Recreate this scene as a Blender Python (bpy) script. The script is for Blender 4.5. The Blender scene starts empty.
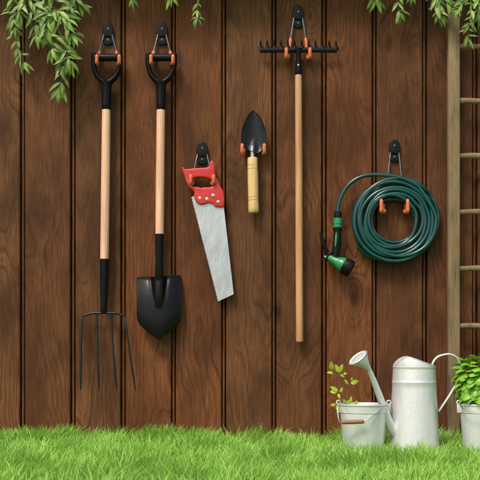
import bpy, bmesh, math, random
import numpy as np
from mathutils import Vector, Matrix, noise as mnoise

random.seed(7); rng = np.random.default_rng(11)
scene = bpy.context.scene
COL = scene.collection
R = math.radians

# ------------------------------------------------------------------ metrics
S = 0.0036          # metres per photo pixel at the fence face
D = 3.5             # camera to fence
HZ = 355            # photo row of the camera's eye level
ZC = (446 - HZ) * S # camera height (ground meets the fence at row 446)

def W(px, py, off=0.0):
    k = (D - off) / D
    return Vector(((px - 240) * S * k, -off, ZC + (HZ - py) * S * k))

# ------------------------------------------------------------------ mesh collector
class MB:
    def __init__(s): s.v = []; s.f = []; s.uv = None
    def add(s, v, f, uv=None):
        o = len(s.v)
        s.v += [tuple(p) for p in v]
        s.f += [tuple(i + o for i in q) for q in f]
        return s
    def tube(s, path, rad, n=14, cap=True, flat=None, up=None):
        """sweep; rad number or list; flat=(a,b) scales the two frame axes"""
        P = [Vector(p) for p in path]; m = len(P)
        r = rad if isinstance(rad, (list, tuple)) else [rad] * m
        T = []
        for i in range(m):
            a = P[max(i - 1, 0)]; b = P[min(i + 1, m - 1)]
            T.append((b - a).normalized())
        u = Vector(up) if up else Vector((0, -1, 0))
        if abs(u.dot(T[0])) > .95: u = Vector((1, 0, 0))
        u = (u - T[0] * u.dot(T[0])).normalized()
        fa, fb = flat if flat else (1, 1)
        vs = []; fs = []
        for i in range(m):
            u = (u - T[i] * u.dot(T[i]))
            u.normalize()
            w = T[i].cross(u)
            for k in range(n):
                a = 2 * math.pi * k / n
                vs.append(P[i] + u * (math.cos(a) * r[i] * fa) + w * (math.sin(a) * r[i] * fb))
        for i in range(m - 1):
            for k in range(n):
                k2 = (k + 1) % n
                fs.append((i*n+k, i*n+k2, (i+1)*n+k2, (i+1)*n+k))
        if cap:
            fs.append(tuple(range(n))[::-1]); fs.append(tuple((m-1)*n+k for k in range(n)))
        return s.add(vs, fs)
    def lathe(s, prof, centre, axis=(0, 0, 1), n=48, cap0=False, cap1=False):
        """prof: list of (radius, height along axis)"""
        ax = Vector(axis).normalized()
        u = Vector((1, 0, 0)) if abs(ax.x) < .9 else Vector((0, 1, 0))
        u = (u - ax * u.dot(ax)).normalized(); w = ax.cross(u)
        c = Vector(centre); vs = []; fs = []; m = len(prof)
        for (r, h) in prof:
            for k in range(n):
                a = 2 * math.pi * k / n
                vs.append(c + ax * h + u * (math.cos(a) * r) + w * (math.sin(a) * r))
        for i in range(m - 1):
            for k in range(n):
                k2 = (k + 1) % n
                fs.append((i*n+k, i*n+k2, (i+1)*n+k2, (i+1)*n+k))
        if cap0: fs.append(tuple(range(n))[::-1])
        if cap1: fs.append(tuple((m-1)*n+k for k in range(n)))
        return s.add(vs, fs)
    def shell(s, G, t, closed=False):
        """grid of points G[i][j] thickened along its normals by t"""
        ni, nj = len(G), len(G[0])
        N = [[None]*nj for _ in range(ni)]
        for i in range(ni):
            for j in range(nj):
                a = Vector(G[min(i+1, ni-1)][j]) - Vector(G[max(i-1, 0)][j])
                b = Vector(G[i][min(j+1, nj-1)]) - Vector(G[i][max(j-1, 0)])
                q = a.cross(b)
                N[i][j] = q.normalized() if q.length > 1e-12 else Vector((0, 1, 0))
        vs = [Vector(G[i][j]) for i in range(ni) for j in range(nj)]
        vs += [Vector(G[i][j]) + N[i][j] * t for i in range(ni) for j in range(nj)]
        o = ni * nj; fs = []
        for i in range(ni-1):
            for j in range(nj-1):
                a, b, c, d = i*nj+j, i*nj+j+1, (i+1)*nj+j+1, (i+1)*nj+j
                fs.append((a, b, c, d)); fs.append((o+d, o+c, o+b, o+a))
        def st(a, b): fs.append((b, a, o+a, o+b))
        for j in range(nj-1):
            st(j, j+1); st((ni-1)*nj+j+1, (ni-1)*nj+j)
        for i in range(ni-1):
            st((i+1)*nj, i*nj); st(i*nj+nj-1, (i+1)*nj+nj-1)
        return s.add(vs, fs)
    def ball(s, c, r, sc=(1, 1, 1), n=16, m=10):
        c = Vector(c); vs = [c + Vector((0, 0, r*sc[2]))]; fs = []
        for i in range(1, m):
            t = math.pi * i / m
            for k in range(n):
                a = 2*math.pi*k/n
                vs.append(c + Vector((math.sin(t)*math.cos(a)*r*sc[0], math.sin(t)*math.sin(a)*r*sc[1], math.cos(t)*r*sc[2])))
        vs.append(c - Vector((0, 0, r*sc[2])))
        for k in range(n): fs.append((0, 1+k, 1+(k+1) % n))
        for i in range(m-2):
            for k in range(n):
                a = 1+i*n+k; b = 1+i*n+(k+1) % n
                fs.append((a, a+n, b+n, b))
        l = len(vs)-1; o = 1+(m-2)*n
        for k in range(n): fs.append((o+k, l, o+(k+1) % n))
        return s.add(vs, fs)
    def box(s, lo, hi, bev=0.0):
        bm = bmesh.new()
        bmesh.ops.create_cube(bm, size=1)
        for v in bm.verts:
            v.co = Vector([lo[i] + (v.co[i]+.5)*(hi[i]-lo[i]) for i in range(3)])
        if bev: bmesh.ops.bevel(bm, geom=bm.edges[:], offset=bev, segments=2, affect='EDGES', profile=.6)
        bm.verts.index_update()
        s.add([v.co.copy() for v in bm.verts], [[v.index for v in f.verts] for f in bm.faces]); bm.free()
        return s
    def build(s, name, m, parent=None, smooth=True, angle=35, loc=None):
        me = bpy.data.meshes.new(name)
        o = bpy.data.objects.new(name, me); COL.objects.link(o)
        base = Vector(loc) if loc is not None else Vector((0, 0, 0))
        if parent is not None:
            base = world_loc(parent); o.parent = parent
        else: o.location = base
        me.from_pydata([tuple(Vector(p) - base) for p in s.v], [], s.f)
        bm = bmesh.new(); bm.from_mesh(me)
        bmesh.ops.recalc_face_normals(bm, faces=bm.faces[:]); bm.to_mesh(me); bm.free()
        if smooth:
            me.polygons.foreach_set('use_smooth', [True]*len(me.polygons))
            me.set_sharp_from_angle(angle=R(angle))
        me.materials.append(m); me.update()
        return o

def world_loc(o):
    l = Vector((0, 0, 0))
    while o is not None: l = l + Vector(o.location); o = o.parent
    return l

def crv(pts, per=8):
    """Catmull-Rom through points"""
    P = [Vector(p) for p in pts]; out = []
    Q = [P[0]*2-P[1]] + P + [P[-1]*2-P[-2]]
    for i in range(1, len(Q)-2):
        a, b, c, d = Q[i-1:i+3]
        for k in range(per):
            t = k/per
            out.append(.5*((2*b)+(c-a)*t+(2*a-5*b+4*c-d)*t*t+(3*b-a-3*c+d)*t**3))
    out.append(P[-1]); return out

def plate_mb(loops, off, half, bev, mb=None):
    """flat cut-out from pixel outlines (first loop outer, others holes), parallel to the fence"""
    cu = bpy.data.curves.new('tmp', 'CURVE'); cu.dimensions = '2D'; cu.fill_mode = 'BOTH'
    cu.extrude = half - bev; cu.bevel_depth = bev; cu.bevel_resolution = 2; cu.offset = -bev
    for lp in loops:
        sp = cu.splines.new('POLY'); sp.points.add(len(lp)-1); sp.use_cyclic_u = True
        for p, q in zip(sp.points, lp):
            w = W(q[0], q[1], off); p.co = (w.x, w.z, 0, 1)
    o = bpy.data.objects.new('tmp', cu); COL.objects.link(o)
    dg = bpy.context.evaluated_depsgraph_get()
    me = bpy.data.meshes.new_from_object(o.evaluated_get(dg))
    bm = bmesh.new(); bm.from_mesh(me)
    bmesh.ops.remove_doubles(bm, verts=bm.verts[:], dist=1e-6); bm.verts.index_update()
    mb = mb or MB()
    mb.add([(v.co.x, -off - v.co.z, v.co.y) for v in bm.verts], [[v.index for v in f.verts] for f in bm.faces])
    bm.free(); bpy.data.objects.remove(o); bpy.data.curves.remove(cu); bpy.data.meshes.remove(me)
    return mb

def smooth2(pts, it=2):
    """Chaikin corner cutting of a closed outline"""
    for _ in range(it):
        q = []
        for i in range(len(pts)):
            a, b = pts[i], pts[(i+1) % len(pts)]
            q.append((a[0]*.75+b[0]*.25, a[1]*.75+b[1]*.25)); q.append((a[0]*.25+b[0]*.75, a[1]*.25+b[1]*.75))
        pts = q
    return pts

# ------------------------------------------------------------------ things
def tag(o, label=None, cat=None, group=None, kind=None):
    if label: o['label'] = label
    if cat: o['category'] = cat
    if group: o['group'] = group
    if kind: o['kind'] = kind
    return o
def thing(name, loc, label, cat, group=None):
    o = bpy.data.objects.new(name, None); COL.objects.link(o); o.location = loc
    o.empty_display_size = .05
    return tag(o, label, cat, group)

# ------------------------------------------------------------------ materials
def mat(name):
    m = bpy.data.materials.new(name); m.use_nodes = True
    nt = m.node_tree; b = nt.nodes['Principled BSDF']
    return m, nt, b
class N:
    def __init__(s, nt): s.nt = nt
    def __call__(s, t, ins=None, **kw):
        n = s.nt.nodes.new(t)
        for k, v in kw.items(): setattr(n, k, v)
        for k, v in (ins or {}).items():
            if isinstance(v, bpy.types.NodeSocket): s.nt.links.new(v, n.inputs[k])
            else: n.inputs[k].default_value = v
        return n
    def math(s, op, a, b=0.0, c=None, clamp=False):
        ins = {0: a, 1: b}
        if c is not None: ins[2] = c
        return s('ShaderNodeMath', ins, operation=op, use_clamp=clamp).outputs[0]
    def noise(s, vec, scale, detail=3, rough=.55, dist=0.0):
        return s('ShaderNodeTexNoise', {'Vector': vec, 'Scale': scale, 'Detail': detail, 'Roughness': rough, 'Distortion': dist}).outputs[0]
    def ramp(s, fac, stops):
        n = s('ShaderNodeValToRGB', {0: fac}); e = n.color_ramp.elements
        while len(e) < len(stops): e.new(.5)
        for q, (p, c) in zip(e, stops):
            q.position = p; q.color = (c[0], c[1], c[2], 1) if not isinstance(c, (int, float)) else (c, c, c, 1)
        return n.outputs[0]
    def mix(s, f, a, b, bt='MIX'):
        n = s('ShaderNodeMix', data_type='RGBA', blend_type=bt)
        for i, v in ((0, f), (6, a), (7, b)):
            if isinstance(v, bpy.types.NodeSocket): s.nt.links.new(v, n.inputs[i])
            else: n.inputs[i].default_value = v if i == 0 else (v[0], v[1], v[2], 1)
        return n.outputs[2]
    def link(s, a, b): s.nt.links.new(a, b)
    def coords(s): return s('ShaderNodeTexCoord').outputs['Object']
    def bump(s, h, strength, dist, b):
        n = s('ShaderNodeBump', {'Height': h, 'Strength': strength, 'Distance': dist}); s.link(n.outputs[0], b.inputs['Normal'])

SP = 50.3 * S
X0 = (22.5 - 240) * S
def fence_wood():
    m, nt, b = mat('stained fence wood'); n = N(nt)
    co = n.coords(); sx = n('ShaderNodeSeparateXYZ', {0: co})
    x, z = sx.outputs[0], sx.outputs[2]
    idx = n.math('FLOOR', n.math('DIVIDE', n.math('SUBTRACT', x, X0), SP))
    rn = n('ShaderNodeTexWhiteNoise', {'W': idx}, noise_dimensions='1D')
    r = rn.outputs[0]
    zz = n.math('ADD', z, n.math('MULTIPLY', r, 37.0))
    # gentle bend of the grain
    v1 = n('ShaderNodeCombineXYZ', {0: x, 1: n.math('MULTIPLY', r, 11.0), 2: n.math('MULTIPLY', zz, .2)}).outputs[0]
    base = n.noise(v1, 5.0, 2.0, .45)
    bend = n.noise(n('ShaderNodeCombineXYZ', {0: n.math('MULTIPLY', x, .6), 1: r, 2: zz}).outputs[0], 3.2, 2, .5)
    vk = n('ShaderNodeCombineXYZ', {0: n.math('MULTIPLY', x, 6.0), 1: 0.0, 2: n.math('MULTIPLY', zz, 2.3)}).outputs[0]
    vor = n('ShaderNodeTexVoronoi', {'Vector': vk, 'Scale': 1.0, 'Randomness': 1.0}, feature='F1')
    d = vor.outputs['Distance']
    # only some cells have a knot
    has = n.math('GREATER_THAN', n('ShaderNodeSeparateColor', {0: vor.outputs['Color']}).outputs[0], .45)
    kb = n.math('MULTIPLY', has, n.math('POWER', 2.718, n.math('MULTIPLY', n.math('MULTIPLY', d, d), -22.0)))
    f = n.math('ADD', n.math('MULTIPLY', base, 1.15), n.math('MULTIPLY', bend, .3))
    f = n.math('ADD', f, n.math('MULTIPLY', kb, .33))
    f = n.math('ADD', f, n.math('MULTIPLY', x, 1.6))
    fine = n.noise(n('ShaderNodeCombineXYZ', {0: n.math('MULTIPLY', x, 60.0), 1: 0.0, 2: n.math('MULTIPLY', zz, 1.6)}).outputs[0], 6.0, 4, .65)
    f2 = n.math('ADD', f, n.math('MULTIPLY', fine, .025))
    ring = n.math('FRACT', n.math('MULTIPLY', f2, 17.0))
    ring2 = n.math('FRACT', n.math('MULTIPLY', f2, 41.0))
    rr = n.ramp(ring, [(0, .25), (.12, .75), (.7, .9), (.9, .45), (1, .25)])
    rr2 = n.ramp(ring2, [(0, .4), (.3, .8), (.8, .9), (1, .4)])
    grain = n.math('ADD', n.math('MULTIPLY', rr, .62), n.math('MULTIPLY', rr2, .38))
    # grain only shows strongly in places
    where = n.noise(n('ShaderNodeCombineXYZ', {0: n.math('MULTIPLY', x, 2.0), 1: n.math('ADD', r, 3.3), 2: zz}).outputs[0], 3.0, 2, .5)
    amt = n.ramp(where, [(.36, .15), (.68, .66)])
    g = n.math('ADD', n.math('MULTIPLY', n.math('SUBTRACT', grain, .68), amt), .62)
    g = n.math('ADD', g, n.math('MULTIPLY', n.math('SUBTRACT', fine, .5), 1.05))
    col = n.ramp(g, [(.10, (.018, .0070, .0032)), (.40, (.070, .0280, .0112)), (.62, (.128, .0530, .0212)), (.92, (.235, .106, .044))])
    # stain mottling, planks differ a little
    mot = n.noise(n('ShaderNodeCombineXYZ', {0: x, 1: r, 2: n.math('MULTIPLY', zz, .45)}).outputs[0], 7.0, 4, .6)
    col = n.mix(n.ramp(mot, [(.38, .0), (.62, .72)]), col, (.042, .0178, .0080))
    hue = n.ramp(rn.outputs[0], [(0, (1.0, 1.0, .95)), (.5, (.86, .82, .80)), (1, (1.18, .98, .82))])
    col = n.mix(1.0, col, hue, 'MULTIPLY')
    kn = n.math('MULTIPLY', has, n.ramp(n.math('ADD', d, n.math('MULTIPLY', n.math('SUBTRACT', fine, .5), .09)), [(.03, .85), (.12, 0.0)]))
    col = n.mix(kn, col, (.018, .008, .005))
    n.link(col, b.inputs['Base Color'])
    n.link(n.ramp(g, [(0, .72), (1, .5)]), b.inputs['Roughness'])
    b.inputs['Specular IOR Level'].default_value = .12
    n.bump(n.math('ADD', g, n.math('MULTIPLY', fine, .7)), .35, .0025, b)
    return m

def handle_wood(name, light, dark, axis=2, sc=1.0):
    m, nt, b = mat(name); n = N(nt)
    co = n.coords()
    mp = n('ShaderNodeMapping', {'Vector': co, 'Scale': (90, 90, 3.2) if axis == 2 else (3.2, 90, 90)}).outputs[0]
    a = n.noise(mp, 2.2*sc, 4, .6)
    c = n.noise(n('ShaderNodeMapping', {'Vector': co, 'Scale': (30, 30, 2)}).outputs[0], 1.0, 2, .5)
    f = n.math('ADD', n.math('MULTIPLY', a, .65), n.math('MULTIPLY', c, .35))
    n.link(n.ramp(f, [(.36, dark), (.56, light)]), b.inputs['Base Color'])
    b.inputs['Roughness'].default_value = .5
    n.bump(a, .15, .001, b)
    return m

def weathered_wood():
    m, nt, b = mat('weathered ladder wood'); n = N(nt)
    co = n.coords()
    fine = n.noise(n('ShaderNodeMapping', {'Vector': co, 'Scale': (70, 70, 4)}).outputs[0], 3.0, 5, .65)
    big = n.noise(n('ShaderNodeMapping', {'Vector': co, 'Scale': (14, 14, 4)}).outputs[0], 1.6, 4, .6)
    f = n.math('ADD', n.math('MULTIPLY', fine, .5), n.math('MULTIPLY', big, .5))
    n.link(n.ramp(f, [(.3, (.050, .031, .014)), (.5, (.172, .112, .050)), (.7, (.262, .180, .085))]), b.inputs['Base Color'])
    b.inputs['Roughness'].default_value = .75
    n.bump(fine, .4, .002, b)
    return m

def plain(name, col, rough=.5, metal=0.0, spec=.5, var=.12, vs=60, bump=0.0, coat=0.0):
    m, nt, b = mat(name); n = N(nt)
    f = n.noise(n.coords(), vs, 4, .6)
    lo = tuple(c*(1-var) for c in col); hi = tuple(min(1, c*(1+var)) for c in col)
    n.link(n.ramp(f, [(.3, lo), (.7, hi)]), b.inputs['Base Color'])
    n.link(n.ramp(f, [(.3, max(0, rough-.06)), (.7, min(1, rough+.08))]), b.inputs['Roughness'])
    b.inputs['Metallic'].default_value = metal
    b.inputs['Specular IOR Level'].default_value = spec
    b.inputs['Coat Weight'].default_value = coat
    if bump: n.bump(f, bump, .001, b)
    return m

def galvanised(name, col=(.755, .75, .745)):
    m, nt, b = mat(name); n = N(nt); co = n.coords()
    blot = n.noise(n('ShaderNodeMapping', {'Vector': co, 'Scale': (1, 1, .45)}).outputs[0], 16, 5, .62)
    streak = n.noise(n('ShaderNodeMapping', {'Vector': co, 'Scale': (1, 1, .08)}).outputs[0], 55, 3, .5)
    sp = n('ShaderNodeTexVoronoi', {'Vector': co, 'Scale': 130.0}).outputs['Color']
    spv = n('ShaderNodeSeparateColor', {0: sp}).outputs[0]
    f = n.math('ADD', n.math('MULTIPLY', blot, .6), n.math('ADD', n.math('MULTIPLY', streak, .28), n.math('MULTIPLY', spv, .12)))
    n.link(n.ramp(f, [(.28, tuple(c*.80 for c in col)), (.5, tuple(c*.96 for c in col)), (.72, tuple(min(1, c*1.06) for c in col))]), b.inputs['Base Color'])
    n.link(n.ramp(f, [(.3, .48), (.7, .34)]), b.inputs['Roughness'])
    b.inputs['Metallic'].default_value = .42
    n.bump(blot, .25, .004, b)
    return m

def sawsteel():
    m, nt, b = mat('saw steel'); n = N(nt); co = n.coords()
    mp = n('ShaderNodeMapping', {'Vector': co, 'Rotation': (0, R(-11), 0)}).outputs[0]
    st = n.noise(n('ShaderNodeMapping', {'Vector': mp, 'Scale': (1, 1, .04)}).outputs[0], 420, 4, .6)
    bl = n.noise(n('ShaderNodeMapping', {'Vector': mp, 'Scale': (1, 1, .5)}).outputs[0], 22, 4, .6)
    f = n.math('ADD', n.math('MULTIPLY', st, .45), n.math('MULTIPLY', bl, .55))
    n.link(n.ramp(f, [(.32, (.34, .35, .37)), (.5, (.50, .51, .53)), (.68, (.64, .65, .67))]), b.inputs['Base Color'])
    n.link(n.ramp(f, [(.3, .46), (.7, .3)]), b.inputs['Roughness'])
    b.inputs['Metallic'].default_value = .6
    n.bump(st, .12, .0006, b)
    return m

def leaf_mat(name, a, c, rib, rough=.42, trans=.25):
    m, nt, b = mat(name); n = N(nt)
    rnd = n('ShaderNodeNewGeometry').outputs['Random Per Island']
    uv = n('ShaderNodeUVMap').outputs[0]
    s = n('ShaderNodeSeparateXYZ', {0: uv})
    mid = n.math('ABSOLUTE', n.math('SUBTRACT', s.outputs[0], .5))
    side = n.math('FRACT', n.math('ADD', n.math('MULTIPLY', s.outputs[1], 7.0), n.math('MULTIPLY', mid, -4.0)))
    vein = n.math('MAXIMUM', n.ramp(mid, [(.02, .8), (.06, 0.0)]), n.ramp(side, [(0, .3), (.12, 0.0), (.9, 0.0), (1, .3)]))
    col = n.mix(rnd, a, c)
    blot = n.noise(n.coords(), 70, 3, .6)
    col = n.mix(n.math('MULTIPLY', n.ramp(blot, [(.4, 0.0), (.75, .5)]), .6), col, rib)
    col = n.mix(vein, col, rib)
    n.link(col, b.inputs['Base Color']); b.inputs['Roughness'].default_value = rough
    b.inputs['Specular IOR Level'].default_value = .4
    n.bump(n.math('SUBTRACT', 1.0, vein), .25, .001, b)
    tr = n('ShaderNodeBsdfTranslucent', {'Color': col})
    mx = n('ShaderNodeMixShader', {0: trans, 1: b.outputs[0], 2: tr.outputs[0]})
    n.link(mx.outputs[0], nt.nodes['Material Output'].inputs[0])
    return m

def grass_mat():
    m, nt, b = mat('lawn grass'); n = N(nt)
    rnd = n('ShaderNodeNewGeometry').outputs['Random Per Island']
    patch = n.noise(n.coords(), 5.0, 3, .6)
    f = n.math('ADD', n.math('MULTIPLY', rnd, .6), n.math('MULTIPLY', patch, .4))
    col = n.ramp(f, [(.1, (.19, .41, .05)), (.4, (.295, .545, .08)), (.7, (.40, .65, .125)), (.95, (.54, .71, .22))])
    dry = n.ramp(rnd, [(.955, 0.0), (.965, .6)])
    col = n.mix(dry, col, (.36, .33, .12))
    n.link(col, b.inputs['Base Color']); b.inputs['Roughness'].default_value = .5
    b.inputs['Specular IOR Level'].default_value = .3
    tr = n('ShaderNodeBsdfTranslucent', {'Color': col})
    mx = n('ShaderNodeMixShader', {0: .45, 1: b.outputs[0], 2: tr.outputs[0]})
    n.link(mx.outputs[0], nt.nodes['Material Output'].inputs[0])
    return m

def ground_mat():
    m, nt, b = mat('lawn ground'); n = N(nt); co = n.coords()
    f = n.noise(co, 9, 6, .7); g = n.noise(co, 120, 3, .7)
    k = n.math('ADD', n.math('MULTIPLY', f, .5), n.math('MULTIPLY', g, .5))
    n.link(n.ramp(k, [(.32, (.09, .15, .025)), (.5, (.17, .31, .045)), (.68, (.24, .40, .065))]), b.inputs['Base Color'])
    b.inputs['Roughness'].default_value = .9
    n.bump(g, .6, .01, b)
    return m

M = dict(
    fence=fence_wood(), ladder=weathered_wood(),
    pale=handle_wood('pale ash handle', (.78, .465, .305), (.57, .305, .18)),
    rakewood=handle_wood('honey ash handle', (.56, .30, .135), (.40, .185, .075)),
    trowelwood=handle_wood('raw beech', (.68, .45, .20), (.50, .28, .105)),
    gripwood=handle_wood('brown grip wood', (.26, .13, .058), (.14, .065, .03), axis=0),
    black=plain('black enamel', (.0035, .0035, .0037), .34, spec=.16, var=.25),
    gloss=plain('black gloss enamel', (.0028, .0028, .003), .22, spec=.2, var=.25, vs=40),
    rubber=plain('black plastic', (.0045, .0045, .0045), .36, spec=.2, var=.2, vs=120),
    tinesteel=plain('dark steel', (.014, .017, .018), .42, spec=.3, metal=.2, var=.3),
    trowelsteel=plain('black coated steel', (.007, .0075, .0085), .33, metal=.05, spec=.27, var=.3, vs=45),
    wire=plain('dark steel wire', (.16, .165, .17), .3, metal=.85, var=.2),
    steel=plain('bright steel', (.55, .55, .55), .3, metal=.9, var=.1),
    blade=sawsteel(),
    red=plain('red plastic', (.52, .022, .020), .34, spec=.55, var=.08),
    orange=plain('orange vinyl', (.62, .150, .050), .42, var=.10, vs=90),
    green=plain('green plastic', (.010, .20, .066), .33, var=.1),
    hose=plain('dark teal hose', (.0016, .047, .044), .22, spec=.6, var=.22, vs=35),
    galv=galvanised('galvanised zinc'), galv2=galvanised('pale zinc bucket', (.73, .73, .715)),
    soil=plain('potting soil', (.030, .020, .013), .95, var=.6, vs=150, bump=.8),
    vine=leaf_mat('vine leaves', (.042, .112, .011), (.25, .385, .06), (.38, .48, .15)),
    basil=leaf_mat('basil leaves', (.10, .31, .014), (.22, .47, .028), (.34, .56, .08), .34, .22),
    young=leaf_mat('young leaves', (.30, .46, .018), (.48, .56, .03), (.52, .58, .08), .4, .35),
    stem=plain('vine stem', (.075, .10, .028), .6, var=.3), twig=plain('red brown twig', (.16, .085, .045), .6, var=.3),
    basilstem=plain('green stem', (.14, .25, .04), .5, var=.2),
    grass=grass_mat(), ground=ground_mat(), lawnback=None,
)

# ------------------------------------------------------------------ setting: ground and grass
g = MB(); g.add([(-150, -150, 0), (150, -150, 0), (150, 150, 0), (-150, 150, 0)], [(0, 1, 2, 3)])
tag(g.build('ground', M['ground'], smooth=False), kind='structure')

def grass():
    n = 98000
    y = -rng.uniform(-.005, 1.0, n)**1.0 * 1.75
    y = np.where(rng.random(n) < .12, -rng.uniform(-.008, .12, n), y)
    x = rng.uniform(-1.75, 1.75, n)
    # ragged clumps: height follows a slow noise
    hn = np.array([mnoise.noise((a*5.5, b*5.5, 0.3)) + .5*mnoise.noise((a*17, b*17, 5.1)) for a, b in zip(x, y)])
    L = (.050 + .026*hn) * rng.uniform(.6, 1.35, n)
    L = np.where(rng.random(n) < .05, L*1.35, L)
    L = np.where(y > -.16, L*1.25, L)
    L = np.clip(L, .018, .095)
    w = rng.uniform(.0011, .0025, n)
    az = np.array([mnoise.noise((a*7, b*7, 9.3))*5.5 for a, b in zip(x, y)]) + rng.normal(0, .75, n)
    lean = rng.uniform(.15, .80, n)
    ca, sa = np.cos(az), np.sin(az)
    fz = rng.uniform(0, 2*np.pi, n)          # facing of the blade's flat side
    cf, sf = np.cos(fz), np.sin(fz)
    V = np.zeros((n, 7, 3)); ts = [0, .4, .75, 1]
    for i, t in enumerate(ts):
        out = L*lean*(t**1.8); up = L*(t - .22*lean*t*t)
        cx = x + ca*out; cy = y + sa*out
        ww = w*[.8, 1, .7, 0][i]
        if i < 3:
            V[:, 2*i] = np.stack([cx-cf*ww, cy-sf*ww, up-.003], 1); V[:, 2*i+1] = np.stack([cx+cf*ww, cy+sf*ww, up-.003], 1)
        else: V[:, 6] = np.stack([cx, cy, up-.003], 1)
    V[:, :, 1] = np.minimum(V[:, :, 1], -.001)
    me = bpy.data.meshes.new('grass')
    me.vertices.add(n*7); me.vertices.foreach_set('co', V.reshape(-1).astype(np.float32))
    base = (np.arange(n)*7)[:, None]
    loops = (base + np.array([[0, 1, 3, 2, 2, 3, 5, 4, 4, 5, 6]])).reshape(-1)
    me.loops.add(len(loops)); me.loops.foreach_set('vertex_index', loops.astype(np.int32))
    st = ((np.arange(n)*11)[:, None] + np.array([[0, 4, 8]])).reshape(-1)
    me.polygons.add(n*3); me.polygons.foreach_set('loop_start', st.astype(np.int32))
    me.polygons.foreach_set('loop_total', np.tile([4, 4, 3], n).astype(np.int32))
    me.polygons.foreach_set('use_smooth', np.ones(n*3, dtype=bool))
    me.update(calc_edges=True); me.validate()
    me.materials.append(M['grass'])
    o = bpy.data.objects.new('grass', me); COL.objects.link(o)
    tag(o, 'bright green uncut lawn grass in front of the brown fence', 'grass', kind='stuff')
grass()

# ------------------------------------------------------------------ fence
F = thing('wooden_fence', (0, 0, 0), 'dark brown stained fence of wide vertical boards behind the tools', 'fence')
boards, strips = MB(), MB()
FT = W(0, -25).z
for k in range(-13, 22):
    xa = X0 + k*SP; gap = 2.45*S
    c = .0035
    jit = random.uniform(-.0012, .0012)
    xl, xr = xa + gap + random.uniform(-.001, .001), xa + SP - gap + random.uniform(-.001, .001)
    yb, yf = .020, jit
    nz = 2
    prof = [(xl, yb), (xl, yf + c*1.3), (xl + c*.5, yf + c*.35), (xl + c*1.3, yf), (xr - c*1.3, yf), (xr - c*.5, yf + c*.35), (xr, yf + c*1.3), (xr, yb)]
    vs = [(px_, py_, -.03) for px_, py_ in prof] + [(px_, py_, FT) for px_, py_ in prof]
    m_ = len(prof)
    fs = [(i, (i+1) % m_, m_ + (i+1) % m_, m_ + i) for i in range(m_)] + [tuple(range(m_))[::-1], tuple(range(m_, 2*m_))]
    boards.add(vs, fs)
    sw = 1.35*S      # recessed cover strip in the groove, with a rounded nose
    pr = [(xa - sw, .034), (xa - sw, .0125), (xa - sw*.5, .0095), (xa + sw*.5, .0095), (xa + sw, .0125), (xa + sw, .034)]
    vs = [(a, b_, -.03) for a, b_ in pr] + [(a, b_, FT-.01) for a, b_ in pr]; m_ = len(pr)
    strips.add(vs, [(i, (i+1) % m_, m_ + (i+1) % m_, m_ + i) for i in range(m_)] + [tuple(range(m_))[::-1], tuple(range(m_, 2*m_))])
strips.box((X0-13*SP, .0365, -.03), (X0+22*SP, .05, FT-.02))
cap = MB().box((X0-13*SP, -.135, W(0, -26).z), (X0+22*SP, .05, W(0, -26).z+.03), .004)  # ledge added out of view to shade the upper boards; vines start at it
cap.build('added_shade_cap', M['fence'], F, smooth=False)
boards.build('board_panel', M['fence'], F, smooth=False)
strips.build('groove_strip', M['fence'], F, smooth=False)

# ------------------------------------------------------------------ ladder
LX0, LX1 = 448.4, 460.0
lb = W(500, 440, .05); lb.z = 0
LD = thing('wooden_ladder', lb, 'weathered wooden ladder standing upright against the fence on the right', 'ladder')
for (a, b_) in ((LX0, LX1), (LX0+98, LX1+98)):
    p, q = W(a, 6.5, .062), W(b_, 6.5, .062)
    m_ = MB().box((p.x, -.062, -.005), (q.x, -.034, p.z), .003); m_.build('rail', M['ladder'], LD)
for py in (-9+3, 46.5, 101, 156, 212, 268.5, 326, 383):
    if py < 10: continue
    p = W(LX1-1.5, py, .048); q = W(LX0+99.5, py, .048)
    n_ = 14
    path = [p.lerp(q, i/n_) + Vector((0, 0, .0009*math.sin(i*1.3+py))) for i in range(n_+1)]
    rad = [(2.75+.25*math.sin(i*.9+py))*S for i in range(n_+1)]
    MB().tube(path, rad, 14, flat=(.8, 1)).build('rung', M['ladder'], LD)

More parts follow.
